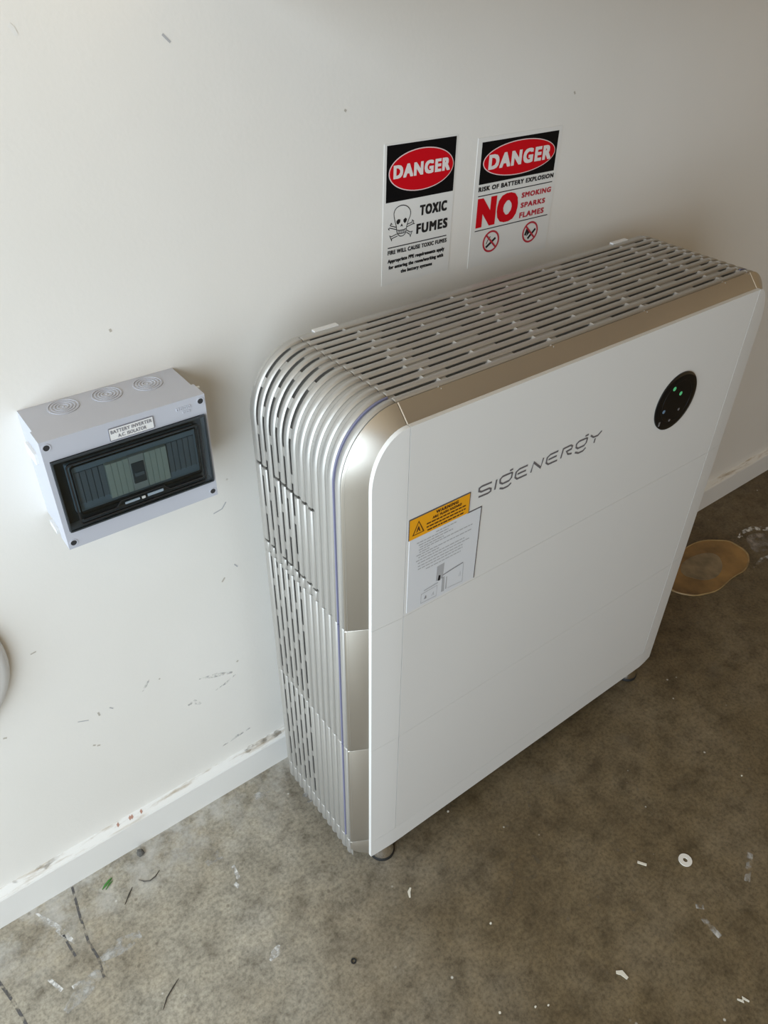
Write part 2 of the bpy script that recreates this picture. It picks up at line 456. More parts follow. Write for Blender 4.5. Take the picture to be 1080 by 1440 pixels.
PITCH, Y0, HW = 0.01645, 0.1045, 0.0050
GD, SD = 0.0032, 0.0150                      # groove depth, slot depth
LONG = [(0.0650, 0.1187), (0.158, 0.310), (0.350, 0.501), (0.542, 0.690), (0.728, 0.7535)]
SHORT = [(0.0655, 0.1315), (0.1443, 0.2144), (0.2567, 0.3227), (0.3362, 0.4062), (0.4483, 0.5139), (0.5275, 0.5945), (0.6379, 0.6990), (0.712, 0.7535)]
def side_slots(i, u1, phase):
    if i > 5: return []
    out = []; u = -0.034 * (i % 2) + phase
    while u < u1 - 0.02:
        a, b = max(u, 0.008), min(u + 0.054, u1 - 0.008)
        if b - a > 0.012: out.append((a, b))
        u += 0.068
    return out
def slat(i, which, u0, u1, z0, z1, slots, cuts, parent):
    """one ridge of the grille together with the slotted groove on its front side (i = -1 .. 12)"""
    mb = MB()
    yc = -(Y0 + PITCH * (i - 0.5))            # ridge centre, in front of it groove i
    if i == 0: yb = -BY
    else: yb = yc + HW
    yf = yc - HW
    # ridge, with its ends broken at the cuts
    cutlist = [c for c in cuts]
    spans = []; a = u0
    for c0, c1 in cutlist:
        spans.append((a, c0)); a = c1
    spans.append((a, u1))
    r = 0.0018
    for a, b in spans:
        us = samples(which, a + 0.0002, b - 0.0002, z0)
        pr = [(1, GD + 0.001, yb), (1, r, yb), (1, 0.0004, yb - r * 0.7), (1, 0, yb - 2 * r), (1, 0, yf + 2 * r), (1, 0.0004, yf + r * 0.7), (1, r, yf), (1, GD + 0.001, yf)]
        # softened ends: the first and last 1.2 mm sink a little
        V = []; F = []; m = len(pr)
        ends = [us[0], us[0] + 0.0012] + us[1:-1] + [us[-1] - 0.0012, us[-1]]
        for k, u in enumerate(ends):
            for off, d, y in pr:
                dd = max(d, 0.0014) if k in (0, len(ends) - 1) else d
                x, z = path_pt(which, u, off, dd, z0, z1); V.append((x, y, z))
        for k in range(len(ends) - 1):
            for q in range(m - 1): F.append((k * m + q, k * m + q + 1, (k + 1) * m + q + 1, (k + 1) * m + q))
        F.append(tuple(range(m))); F.append(tuple(range((len(ends) - 1) * m, len(ends) * m)))
        mb.add(V, F)
    if i < 13:
        g0, g1 = yf, yc - PITCH + HW              # groove from y g0 to g1 (towards the front)
        holes = sorted([(max(a, u0), min(b, u1)) for a, b in slots] + list(cutlist))
        merged = []
        for h in holes:
            if merged and h[0] <= merged[-1][1] + 0.002: merged[-1] = (merged[-1][0], max(merged[-1][1], h[1]))
            else: merged.append(h)
        a = u0
        for h in merged + [(u1, u1)]:
            if h[0] - a > 1e-4:
                sweep(mb, which, samples(which, a, h[0], z0), [(1, GD, g0), (1, GD, g1)], z0, z1, caps=False)
            a = h[1]
        for h in merged:
            us = samples(which, h[0], h[1], z0)
            sweep(mb, which, us, [(1, GD, g0), (1, SD, g0)], z0, z1, caps=False)
            sweep(mb, which, us, [(1, GD, g1), (1, SD, g1)], z0, z1, caps=False)
            if which == 'T':
                q = [path_pt(which, u, 1, d, z0, z1) for u, d in ((h[1] + 0.0004, GD - 0.0022), (h[1] - 0.0030, GD + 0.0022))]
                mb.add([(q[0][0], g0, q[0][1]), (q[0][0], g1, q[0][1]), (q[1][0], g1, q[1][1]), (q[1][0], g0, q[1][1])], [(0, 1, 2, 3)])
            for u in (h[0], h[1]):
                p = [path_pt(which, u, 1, d, z0, z1) for d in (GD, SD)]
                mb.add([(p[0][0], g0, p[0][1]), (p[0][0], g1, p[0][1]), (p[1][0], g1, p[1][1]), (p[1][0], g0, p[1][1])], [(0, 1, 2, 3)])
    return mb.build('grille_slat', 'slat_metal', parent, smooth=True, angle=40)

def band(which, u0, u1, z0, z1, parent, taper=False):
    """bare-metal chamfer between the front panel and the slats"""
    mb = MB()
    pr = [(0, 0.010, (0, 0.0055)), (0, 0.0015, (0, 0.0055)), (0.04, 0.0, (0, 0.0070)), (0.93, 0.0, -YB - 0.0006), (1.0, 0.0, -YB + 0.0012),
          (1, 0.0012, -YB + 0.0024), (1, SD, -YB + 0.0026)]
    us = samples(which, u0, u1, z0)
    ends = [us[0], us[0] + 0.0012] + us[1:-1] + [us[-1] - 0.0012, us[-1]]
    if taper: ends = [u0, u0 + 0.004, u0 + 0.009, u0 + 0.016, u0 + 0.025, u1 - 0.0012, u1]
    V = []; F = []; m = len(pr)
    for k, u in enumerate(ends):
        t = 1.0
        if taper:
            t = min(1.0, 0.35 + 0.65 * math.sin(min((u - u0) / 0.025, 1) * math.pi / 2))
        for off, d, y in pr:
            dd = d + (0.0011 if k in (0, len(ends) - 1) and d < 0.005 else 0)
            x, z = path_pt(which, u, off * t, dd, z0, z1)
            yy = front_y(x) + y[1] if isinstance(y, tuple) else y
            if taper and not isinstance(y, tuple): yy = y - (1 - t) * 0.010
            V.append((x, yy, z))
    for k in range(len(ends) - 1):
        for q in range(m - 1): F.append((k * m + q, k * m + q + 1, (k + 1) * m + q + 1, (k + 1) * m + q))
    F.append(tuple(range(m))); F.append(tuple(range((len(ends) - 1) * m, len(ends) * m)))
    mb.add(V, F)
    return mb.build('chamfer_band', 'champagne_metal', parent, smooth=True, angle=25)

def film(which, u0, u1, z0, z1, parent):
    mb = MB()
    yc = -(Y0 + PITCH * 11) + 0.0016
    us = samples(which, u0, u1, z0)
    sweep(mb, which, us, [(1, 0.0052, yc), (1, 0.0006, yc), (1, 0.0001, yc - 0.0008), (1, 0.0001, yc - 0.0014), (1, 0.0006, yc - 0.0022), (1, 0.0052, yc - 0.0022)], z0, z1)
    return mb.build('film_edge', 'film_violet', parent, smooth=True)

def column_slab(name, xs, zlo, zhi, thick, mat, parent, bevel=0.0014):
    """front piece whose face follows front_y; zlo / zhi are functions of x"""
    V = []; F = []
    for x in xs:
        y = front_y(x)
        V += [(x, y, zlo(x)), (x, y, zhi(x)), (x, y + thick, zhi(x)), (x, y + thick, zlo(x))]
    for i in range(len(xs) - 1):
        for k in range(4):
            F.append((i * 4 + k, i * 4 + (k + 1) % 4, (i + 1) * 4 + (k + 1) % 4, (i + 1) * 4 + k))
    F.append((0, 1, 2, 3)); q = (len(xs) - 1) * 4; F.append((q, q + 1, q + 2, q + 3))
    return mesh_obj(name, V, F, mat, parent, bevel=bevel, smooth=True, angle=30)

TH = 0.0065; G = 0.0002
def cheek_hi(x):
    c, a = (xL, EL) if x < xL else (xR, ER)
    s = min(abs(x - c) / a, 1.0)
    return ZC + 0.075 * math.sqrt(max(0.0, 1 - s * s))
def cheek_xs(side, rounded):
    th = [math.pi / 2 * i / 14 for i in range(15)]
    if side == 'L': return sorted(xL - 0.0005 - (EL - 0.0005) * math.cos(t) for t in th)
    return sorted(xR + 0.0005 + (ER - 0.0005) * math.cos(t) for t in th)
def module_common(part, z0, z1, rounded):
    lo = lambda x: z0 + G
    hi = (lambda x: cheek_hi(x)) if rounded else (lambda x: z1 - G)
    column_slab('front_panel', [xL + 0.0005, xR - 0.0005], lo, (lambda x: z1) if rounded else hi, TH, 'panel_white', part)
    for s in 'LR':
        column_slab('edge_cheek', cheek_xs(s, rounded), lo, hi, TH, 'panel_white', part)

def core(name, z0, z1, rounded):
    """dark inner housing seen through the slots; carries the module's outer pieces"""
    mb = MB()
    d = SD - 0.0006
    if rounded:
        us = samples('L', 0, ZC - z0 + ARC, z0)
        pts = [path_pt('L', u, 1, d, z0, z1) for u in us] + [path_pt('R', u, 1, d, z0, z1) for u in reversed(us)]
        pts = [(x, z + (0.001 if k in (0, len(pts) - 1) else 0)) for k, (x, z) in enumerate(pts)]
    else:
        a = path_pt('VL', 0, 1, d, z0, z1)[0]; b = path_pt('VR', 0, 1, d, z0, z1)[0]
        pts = [(a, z0 + .001), (a, z1 - .001), (b, z1 - .001), (b, z0 + .001)]
    mb.prism_y(pts, -BY + 0.0005, -YB + 0.0030)
    ins = [(max(xL - EL + 0.011, min(xR + ER - 0.011, x)), min(z, ZT - 0.011)) for x, z in pts] if not rounded else None
    if rounded:
        ins = [path_pt('L', u, 0, 0.0108, z0, z1) for u in us] + [path_pt('R', u, 0, 0.0108, z0, z1) for u in reversed(us)]
    mb.prism_y(ins, -YB + 0.0030, -FY + DL + TH + 0.0004)
    return mb.build(name, 'core_dark', unit)

# control module on top: rounded corners, slatted roof
ctl = core('control_module', S2, ZT, True)
module_common(ctl, S2, ZT, True)
LEN = ZC - S2 + ARC
gap_hi, gap_lo = 0.8085 - S2, 0.6672 - S2
for i in range(0, 13):
    cuts = []
    if i in (0, 1) or 3 <= i <= 8: cuts = [(gap_lo, gap_lo + 0.0042), (gap_hi, gap_hi + 0.0042)]
    if i == 2: cuts = []
    sl = side_slots(i, LEN, 0.02)
    slat(i, 'L', 0.0003, LEN - 0.0003, S2, ZT, sl, cuts, ctl)
    slat(i, 'T', xL + 0.0003, xR - 0.0003, S2, ZT, LONG if i % 2 == 0 else SHORT, [], ctl)
    slat(i, 'R', 0.0003, LEN - 0.0003, S2, ZT, sl, [], ctl)
for w in 'LR':
    band(w, 0.0003, LEN - 0.0003, S2, ZT, ctl)
    film(w, 0.001, LEN - 0.001, S2, ZT, ctl)
band('T', xL + 0.0003, xR - 0.0003, S2, ZT, ctl)
# two battery modules below
for z0, z1, ph in ((S1, S2, 0.012), (Z1, S1, 0.03)):
    bat = core('battery_module', z0, z1, False)
    module_common(bat, z0, z1, False)
    for w in ('VL', 'VR'):
        for i in range(13):
            slat(i, w, 0.0003, HB - 0.0003, z0, z1, side_slots(i, HB, ph), [], bat)
        band(w, 0.0003, HB - 0.0003, z0, z1, bat)
        film(w, 0.001, HB - 0.001, z0, z1, bat)
# plinth
HP = Z1 - H0
pl = core('base_plinth', H0 + 0.004, Z1, False)
xsb = cheek_xs('L', False) + cheek_xs('R', False)
column_slab('front_skirt', xsb, lambda x: H0 - 0.003 + 0.006 * max(0, (x - xR) / ER) ** 2, lambda x: Z1 - G, TH, 'panel_white', pl)
for w in ('VL', 'VR'):
    for i in range(13):
        slat(i, w, 0.0, HP - 0.0003, H0, Z1, [], [], pl)
    band(w, 0.0, HP - 0.0003, H0, Z1, pl, taper=True)
# back plate
bk = MB(); us = samples('L', 0, ZC - Z1 + ARC, Z1)
bk.prism_y([path_pt('L', u, 1, 0.0012, Z1, ZT) for u in us] + [path_pt('R', u, 1, 0.0012, Z1, ZT) for u in reversed(us)], -BY, -BY + 0.004)
bk.build('back_plate', 'slat_metal', unit)
# wall brackets
for bx0 in (0.080, 0.684):
    b = MB(); b.box(bx0, bx0 + 0.038, -BY - 0.001, -BY + 0.007, 0.9722, 0.9745); b.box(bx0, bx0 + 0.038, -BY + 0.005, -BY + 0.007, 0.872, 0.9725)
    b.box(bx0, bx0 + 0.038, -BY + 0.006, -0.0002, 0.870, 0.8725); b.box(bx0, bx0 + 0.038, -0.003, -0.0002, 0.80, 0.872)
    b.build('wall_bracket', 'plastic_white', unit)
# levelling feet
for fx, fy in ((0.047, -0.300), (0.770, -0.297), (0.047, -0.125), (0.770, -0.125)):
    f = MB(); f.lathe((fx, fy, 0), [(0.009, H0 + 0.012), (0.0095, 0.055), (0.0145, 0.052), (0.0205, 0.0165), (0.0225, 0.010), (0.0225, 0.0065)])
    fo = f.build('levelling_foot', 'chrome', unit, smooth=True)
    p = MB(); p.lathe((fx, fy, 0), [(0.0232, 0.0068), (0.0242, 0.0045), (0.0242, 0.0005), (0.0235, 0.0002)])
    p.build('foot_pad', 'rubber_black', fo, smooth=True)

# round status display
cx, cz, cr = 0.5985, 0.8075, 0.0505
d = MB(); d.lathe((cx, -FY, cz), [(cr, 0.0005), (cr, -0.0016), (cr - 0.0012, -0.0024), (cr * 0.80, -0.0027)], 'y', 56)
disp = d.build('status_display', 'glossy_black', unit, smooth=True)
r = MB(); r.ring_y(cx, cz, cr * 0.73, cr * 0.73, 0.0012, -FY - 0.0030, -FY - 0.0026); r.build('display_ring', 'inner_black', disp)
def dotp(x, z, rad, mat, name):
    m = MB(); m.lathe((x, -FY - 0.0027, z), [(rad, 0.0002), (rad, -0.0004), (rad * .6, -0.0006)], 'y', 14); return m.build(name, mat, disp)
dotp(0.5830, 0.8345, 0.0037, 'led_green', 'indicator_light')
dotp(0.6042, 0.8200, 0.0035, 'led_green', 'indicator_light')
dotp(0.5695, 0.7979, 0.0032, 'led_blue', 'indicator_light')
m = MB(); m.box(0.5640, 0.5672, -FY - 0.0031, -FY - 0.0026, 0.7725, 0.7805); m.build('button_mark', 'icon_grey', disp)
dotp(0.6110, 0.7890, 0.0024, 'icon_grey', 'button_mark')
dotp(0.5920, 0.7750, 0.0022, 'icon_grey', 'button_mark')

# wordmark on the front panel (mm on the panel's plane)
WORD = [[(198.7,816.5),(180.8,817.3),(176.2,815.8),(176.1,811.0),(180.8,808.3),(195.0,808.0),(198.5,805.7),(198.3,801.9),(193.7,800.4),(176.2,801.3)],
 [(207.5,817.1),(206.0,800.9)],
 [(236.5,817.1),(218.3,817.6),(214.2,814.4),(214.8,808.6),(219.8,805.0),(232.1,805.0),(236.1,808.5),(236.9,817.1)],
 [(231.2,821.9),(237.2,822.1)], [(215.1,799.2),(222.3,796.0),(231.0,796.0),(237.0,799.2)],
 [(266.2,816.8),(250.2,816.9),(244.2,814.1),(243.6,805.5),(247.7,801.4),(266.9,801.0)], [(247.4,809.5),(263.9,809.2)],
 [(274.6,800.9),(278.0,816.6),(294.1,801.6),(297.2,816.8)],
 [(327.0,816.7),(310.9,816.9),(305.2,813.8),(304.5,805.2),(309.5,800.9),(327.8,800.7)], [(308.5,809.2),(325.2,809.2)],
 [(335.1,800.8),(337.6,816.2),(353.0,816.4),(357.0,813.6),(355.9,809.3),(345.5,808.4),(350.3,802.2),(358.2,800.4)],
 [(388.2,816.0),(371.0,816.5),(365.6,813.6),(365.9,807.8),(370.5,804.3),(383.9,804.4),(387.6,807.9),(388.6,816.0)],
 [(382.6,821.0),(389.8,821.1)], [(365.4,799.2),(374.0,795.0),(383.5,795.0),(388.6,798.9)],
 [(395.2,817.2),(402.6,811.6),(412.4,811.2),(419.6,816.6)], [(407.3,808.0),(406.5,800.3)]]
wm = None
for st in WORD:
    m = MB(); m.ribbon([(a / 1000, b / 1000) for a, b in st], 0.0029, lambda a, b: (a, -FY - 0.0004, b))
    o = m.build('wordmark_letter', 'wordmark_grey', unit if wm is None else wm)
    if wm is None:
        o.name = 'wordmark'; o['label'] = 'grey SIGENERGY lettering'; wm = o

# warning label: yellow header strip over a white instruction sheet
ly = -FY - 0.0006
lab = box_obj('warning_label', 0.0597, 0.1835, ly, -FY + 0.0002, 0.6525, 0.7825, 'label_paper', unit)
lab['label'] = 'white instruction sheet with yellow warning strip'
e = MB(); e.box(0.1832, 0.1846, ly - 0.0002, -FY + 0.0002, 0.6525, 0.7825); e.box(0.1585, 0.1846, ly - 0.0002, -FY + 0.0002, 0.7818, 0.7832); e.build('sheet_edge', 'label_edge', lab)
box_obj('yellow_strip', 0.0585, 0.1600, ly - 0.0004, -FY + 0.0003, 0.7830, 0.8160, 'label_yellow', lab)
e = MB(); e.box(0.0583, 0.1606, ly - 0.0005, -FY + 0.0003, 0.8157, 0.8170); e.box(0.1596, 0.1606, ly - 0.0005, -FY + 0.0003, 0.7825, 0.8165); e.box(0.0579, 0.0587, ly - 0.0005, -FY + .0003, 0.783, 0.816)
e.build('strip_edge', 'label_edge', lab)
py = ly - 0.0007
lettering('heading_print', 'WARNING', 0.1015, 0.1395, 0.8085, 0.8135, py, 'print_brown', lab, bold=0.075, spacing=1.2)
lettering('heading_print', 'ARC FLASH HAZARD', 0.0960, 0.1455, 0.8025, 0.8065, py, 'print_brown', lab, bold=0.075, spacing=1.2)
def dashes(name, x0, x1, z, h, mat, y, seed):
    rnd = random.Random(seed); m = MB(); x = x0
    while x < x1 - 0.001:
        w = rnd.uniform(0.003, 0.008); xe = min(x + w, x1)
        m.add([(x, y, z - h / 2), (xe, y, z - h / 2), (xe, y, z + h / 2), (x, y, z + h / 2)], [(0, 1, 2, 3)])
        x = xe + 0.0011
    return m.build(name, mat, lab)
for k, (x0, x1, z) in enumerate([(0.0865, 0.154, 0.7985), (0.0868, 0.1535, 0.7930), (0.0885, 0.151, 0.7875)]):
    dashes('text_line', x0, x1, z, 0.0022, 'print_brown', py, k)
m = MB(); m.ribbon([(0.0645, 0.7895), (0.0733, 0.8090), (0.0822, 0.7895)], 0.0016, lambda a, b: (a, py, b), closed=True); m.build('hazard_triangle', 'print_brown', lab)
m = MB(); m.prism_y([(0.0700, 0.7915), (0.0715, 0.798), (0.0733, 0.802), (0.0750, 0.798), (0.0768, 0.7915), (0.0745, 0.7935), (0.0733, 0.7965), (0.0722, 0.7935)], py, py + 0.0002); m.build('hazard_symbol', 'print_brown', lab)
py2 = ly - 0.0002
for k, (x0, x1, z) in enumerate([(104.2, 139.2, 777.0), (72.2, 125.6, 772.3), (75.5, 134.2, 767.7), (77.4, 118.3, 763.3), (76, 170, 759.2), (77, 96.1, 755),
                                 (72.5, 168.4, 750.8), (75.9, 111.4, 746.2), (72.2, 157, 741.2), (75.6, 168, 736), (75.9, 154.7, 730.5), (76.1, 155.1, 725.4), (90.2, 152.3, 719.6)]):
    dashes('text_line', x0 / 1000, x1 / 1000, z / 1000, 0.0017, 'print_mid', py2, 50 + k)
def pic(name, pts, mat, parent=lab, y=None):
    m = MB(); m.prism_y([(a / 1000, b / 1000) for a, b in pts], y or py2, (y or py2) + 0.0002); return m.build(name, mat, parent)
pic('diagram_panel', [(109.7, 685.7), (110.3, 712.5), (123.7, 713.5), (122.4, 685.7)], 'print_mid')
pic('diagram_panel', [(121.0, 659.0), (120.9, 686.6), (125.8, 686.6), (126.6, 658.2)], 'print_mid')
pic('diagram_panel', [(128.6, 660.5), (128.6, 683.5), (130.6, 684.2), (130.9, 660.0)], 'print_mid')
pic('diagram_switch', [(113.1, 685.0), (114.4, 694.5), (117.8, 693.0), (117.4, 684.2)], 'print_black', y=py2 - 0.0003)
for pts, w, mt in (([(122.0, 690.8), (140.7, 693.2), (158.9, 695.0)], 2.0, 'print_grey'), ([(159.9, 694.0), (160.8, 658.5), (133.0, 660.5)], 0.7, 'print_mid'),
               ([(84.4, 657.9), (84.4, 675.0), (112.8, 676.8), (112.5, 657.1), (84.4, 657.9)], 0.7, 'print_mid'), ([(89, 679.5), (114.2, 681.4)], 1.4, 'print_mid'),
               ([(153, 672), (155.5, 680), (156, 672)], 0.7, 'print_mid'), ([(104, 662), (107, 668), (107, 662)], 1.0, 'print_mid')):
    m = MB(); m.ribbon([(a / 1000, b / 1000) for a, b in pts], w / 1000, lambda a, b: (a, py2 - 0.0001, b)); m.build('diagram_line', mt, lab)
pic('diagram_switch', [(90, 663), (91.5, 668.5), (93.5, 668), (94, 663)], 'print_grey', y=py2 - 0.0003)

# ------------------------------------------------------------------ danger signs on the wall
def rect_y(name, x0, x1, z0, z1, y, t, mat, parent, **kw):
    return box_obj(name, x0, x1, y, y + t, z0, z1, mat, parent, **kw)
def oval(name, cx, cz, rx, rz, y, mat, parent):
    m = MB(); m.prism_y([(cx + rx * math.cos(2 * math.pi * i / 56), cz + rz * math.sin(2 * math.pi * i / 56)) for i in range(56)], y, y + 0.0002); return m.build(name, mat, parent)
def rule(x0, x1, z, y, parent):
    return rect_y('rule_line', x0, x1, z - 0.0007, z + 0.0007, y, 0.0002, 'print_black', parent)
Y1, Y2, Y3, Y4 = -0.0006, -0.0009, -0.0012, -0.0015
def put_w(a, b): return (a, Y2, b)
sg = thing('danger_sign', (0.3272, 0.0, 1.065), 'toxic fumes danger sticker with skull and crossbones on the wall', 'sign')
sg.rotation_euler = (0, 0.014, 0)
rect_y('sign_sheet', 0.2595, 0.3925, 0.9655, 1.1640, Y1, 0.0005, 'sign_white', sg)
rect_y('header_panel', 0.2640, 0.3904, 1.0862, 1.1618, Y2, 0.0003, 'sign_black', sg)
oval('oval_rim', 0.3276, 1.1248, 0.0600, 0.0288, Y3, 'sign_pink', sg)
oval('oval_field', 0.3276, 1.1248, 0.0585, 0.0274, Y4, 'sign_red', sg)
lettering('danger_lettering', 'DANGER', 0.2755, 0.3800, 1.1172, 1.1355, Y4 - 0.0003, 'sign_letter', sg, bold=0.085, spacing=1.2)
lettering('warning_lettering', 'TOXIC', 0.3275, 0.3803, 1.0592, 1.0745, Y2, 'print_black', sg, bold=0.075, spacing=1.2)
lettering('warning_lettering', 'FUMES', 0.3225, 0.3838, 1.0332, 1.0482, Y2, 'print_black', sg, bold=0.075, spacing=1.2)
rule(0.2695, 0.3835, 1.0212, Y2, sg)
lettering('small_print', 'FIRE WILL CAUSE TOXIC FUMES', 0.2695, 0.3845, 1.0108, 1.0172, Y2, 'print_black', sg, bold=0.07, spacing=1.12)
lettering('small_print', 'Appropriate PPE requirements apply', 0.2697, 0.3812, 0.9968, 1.0042, Y2, 'print_black', sg, bold=0.07, spacing=1.12)
lettering('small_print', 'for entering the room/working with', 0.2717, 0.3797, 0.9872, 0.9945, Y2, 'print_black', sg, bold=0.07, spacing=1.12)
lettering('small_print', 'the battery systems', 0.2952, 0.3576, 0.9778, 0.9850, Y2, 'print_black', sg, bold=0.07, spacing=1.12)
SK = dict(
 skull=[(281.5,1058.5),(278.8,1068.1),(279.9,1073.9),(285.2,1078.4),(293.8,1079.9),(302.6,1077.6),(308.7,1072.1),(310.6,1066.3),(309.2,1061.1),(306.1,1056.0),(303.6,1047.9)],
 cheek=[(281.5,1058.5),(284.4,1050.0)], jaw=[(284.4,1050.0),(285.5,1041.1),(290.4,1035.8),(296.9,1035.0),(302.5,1038.4),(303.6,1047.9)],
 b1=[(272.6,1053.6),(284.5,1049.6)], b1b=[(271.6,1050.6),(284.5,1046.4)], b1e=[(272.6,1053.6),(274.6,1056.8),(276.4,1054.6)], b1f=[(271.6,1050.6),(269.6,1049.6),(271.4,1047.6)],
 b2=[(303.9,1050.6),(313.6,1052.4)], b2b=[(303.9,1047.2),(314.4,1049.6)], b2e=[(313.6,1052.4),(313.6,1055.6),(316.6,1053.4),(315.6,1051.4),(318.6,1049.6),(314.4,1049.6)],
 b3=[(304.0,1042.4),(310.9,1038.4)], b3b=[(303.4,1039.4),(309.9,1035.4)], b3e=[(310.9,1038.4),(314.8,1039.2),(312.6,1035.6),(311.6,1031.4),(309.9,1035.4)],
 b4=[(275.3,1037.4),(285.4,1039.8)], b4b=[(276.2,1034.4),(287.0,1036.8)], b4e=[(275.3,1037.4),(272.2,1039.4),(274.0,1035.8),(276.5,1031.2),(276.2,1034.4)])
m = MB()
for k, pts in SK.items():
    pts = [(a / 1000, b / 1000) for a, b in pts]
    if k in ('skull', 'jaw'): pts = smooth_poly(pts, 1, False)
    m.ribbon(pts, 0.0012, put_w)
sk = m.build('skull_outline', 'print_black', sg)
for nm, pts in (('eye_socket', [(284.2,1058.4),(287.3,1060.8),(291.5,1059.8),(291.1,1056.0),(287.5,1053.0),(284.6,1055.0)]), ('eye_socket', [(297.2,1058.8),(300.8,1060.8),(303.8,1058.7),(302.6,1055.0),(299.8,1053.0),(297.3,1056.0)]),
                ('nose_hole', [(291.6,1049.3),(294.2,1053.6),(296.8,1048.8),(294.4,1050.2)])):
    mm = MB(); mm.prism_y([(a / 1000, b / 1000) for a, b in pts], Y2, Y2 + 0.0002); mm.build(nm, 'print_black', sk)
mm = MB(); mm.ribbon([(0.2858, 0.0 + 1.0452), (0.2900, 1.0442), (0.2980, 1.0440), (0.3022, 1.0452)], 0.0012, put_w)
mm.ribbon([(0.2868, 1.0400), (0.2910, 1.0392), (0.2980, 1.0392), (0.3015, 1.0402)], 0.0009, put_w)
for k in range(7): mm.ribbon([(0.2880 + k * 0.0021, 1.0445), (0.2883 + k * 0.0020, 1.0394)], 0.0008, put_w)
mm.build('teeth', 'print_black', sk)

s2 = thing('danger_sign', (0.5255, 0.0, 1.053), 'battery explosion danger sticker with large red NO on the wall', 'sign')
s2.rotation_euler = (0, 0.009, 0)
rect_y('sign_sheet', 0.4345, 0.6165, 0.9560, 1.1515, Y1, 0.0005, 'sign_white', s2)
rect_y('header_panel', 0.4433, 0.6095, 1.0846, 1.1450, Y2, 0.0003, 'sign_black', s2)
oval('oval_rim', 0.5268, 1.1153, 0.0790, 0.0256, Y3, 'sign_pink', s2)
oval('oval_field', 0.5268, 1.1153, 0.0773, 0.0242, Y4, 'sign_red', s2)
lettering('danger_lettering', 'DANGER', 0.4590, 0.5960, 1.1042, 1.1262, Y4 - 0.0003, 'sign_letter', s2, bold=0.085, spacing=1.2)
lettering('small_print', 'RISK OF BATTERY EXPLOSION', 0.4435, 0.6105, 1.0738, 1.0810, Y2, 'print_black', s2, bold=0.085, spacing=1.15)
rule(0.4438, 0.6098, 1.0672, Y2, s2)
lettering('no_lettering', 'NO', 0.4440, 0.5345, 1.0182, 1.0640, Y2, 'sign_red', s2, bold=0.095, spacing=1.15)
lettering('warning_lettering', 'SMOKING', 0.5410, 0.6095, 1.0510, 1.0595, Y2, 'sign_darkred', s2, bold=0.085, spacing=1.15)
lettering('warning_lettering', 'SPARKS', 0.5415, 0.5985, 1.0350, 1.0435, Y2, 'sign_darkred', s2, bold=0.085, spacing=1.15)
lettering('warning_lettering', 'FLAMES', 0.5410, 0.5985, 1.0188, 1.0280, Y2, 'sign_darkred', s2, bold=0.085, spacing=1.15)
rule(0.4433, 0.6095, 1.0140, Y2, s2)
for k, (px, pz) in enumerate(((0.4813, 0.9922), (0.5720, 0.9915))):
    m = MB(); m.ring_y(px, pz, 0.0184, 0.0176, 0.0031, Y3, Y3 + 0.0002); ps = m.build('prohibition_ring', 'sign_darkred', s2)
    m = MB(); m.ribbon([(px - 0.0115, pz + 0.0112), (px + 0.0115, pz - 0.0112)], 0.0031, lambda a, b: (a, Y4, b)); m.build('prohibition_bar', 'sign_darkred', ps)
    m = MB()
    if k == 0:
        m.ribbon([(px - 0.010, pz - 0.0085), (px + 0.0100, pz + 0.0040)], 0.0040, put_w); m.ribbon([(px - 0.010, pz - 0.003), (px - 0.007, pz + 0.003), (px - 0.002, pz + 0.008)], 0.0016, put_w)
    else:
        m.ribbon([(px - 0.004, pz - 0.0105), (px + 0.0125, pz + 0.0035)], 0.0042, put_w)
        m.ribbon([(px - 0.011, pz - 0.004), (px - 0.008, pz + 0.005), (px - 0.005, pz - 0.003), (px - 0.002, pz + 0.001)], 0.0050, put_w)
    m.build('pictogram', 'print_black', ps)

# ------------------------------------------------------------------ isolator enclosure
en = thing('isolator_enclosure', (-0.1895, 0.0, 0.858), 'grey plastic isolator box with smoked window mounted on the wall', 'electrical box')
en.rotation_euler = (0, 0.012, 0)
ex0, ex1, ez0, ez1, YL = -0.2915, -0.0870, 0.7795, 0.9360, -0.0900
box_obj('body', ex0 + 0.0025, ex1 - 0.0025, -0.0590, -0.0002, ez0 + 0.0025, ez1 - 0.0012, 'enclosure_grey', en, bevel=0.007, segs=4, smooth=True)
wx0, wx1, wz0, wz1 = -0.2855, -0.0905, 0.8055, 0.9085
ld = MB()
ld.box(ex0, ex1, YL, -0.060, wz1, ez1); ld.box(ex0, ex1, YL, -0.060, ez0, wz0)
def frame_mesh(x0, x1, z0, z1, a0, a1, b0, b1, y0, y1):
    V = []
    for y in (y0, y1):
        V += [(x0, y, z0), (x1, y, z0), (x1, y, z1), (x0, y, z1), (a0, y, b0), (a1, y, b0), (a1, y, b1), (a0, y, b1)]
    F = []
    for k in range(4):
        q = (k + 1) % 4
        F += [(k, q, 4 + q, 4 + k), (8 + k, 12 + k, 12 + q, 8 + q), (k, 8 + k, 8 + q, q), (4 + k, 4 + q, 12 + q, 12 + k)]
    return V, F
V, F = frame_mesh(ex0, ex1, ez0, ez1, wx0, wx1, wz0, wz1, YL, -0.0600)
lid = mesh_obj('lid', V, F, 'enclosure_grey', en, bevel=0.0028, segs=3, smooth=True)
# screws
for sx in (-0.2845, -0.0935):
    for sz in (0.9275, 0.7880):
        s = MB(); s.ring_y(sx, sz, 0.0052, 0.0052, 0.0014, YL - 0.0006, YL + 0.0004, 20); so = s.build('screw_boss', 'enclosure_grey', lid)
        s = MB(); s.lathe((sx, YL - 0.0002, sz), [(0.0037, 0.0004), (0.0037, -0.0001)], 'y', 18); s.build('screw_hole', 'screw_dark', lid)
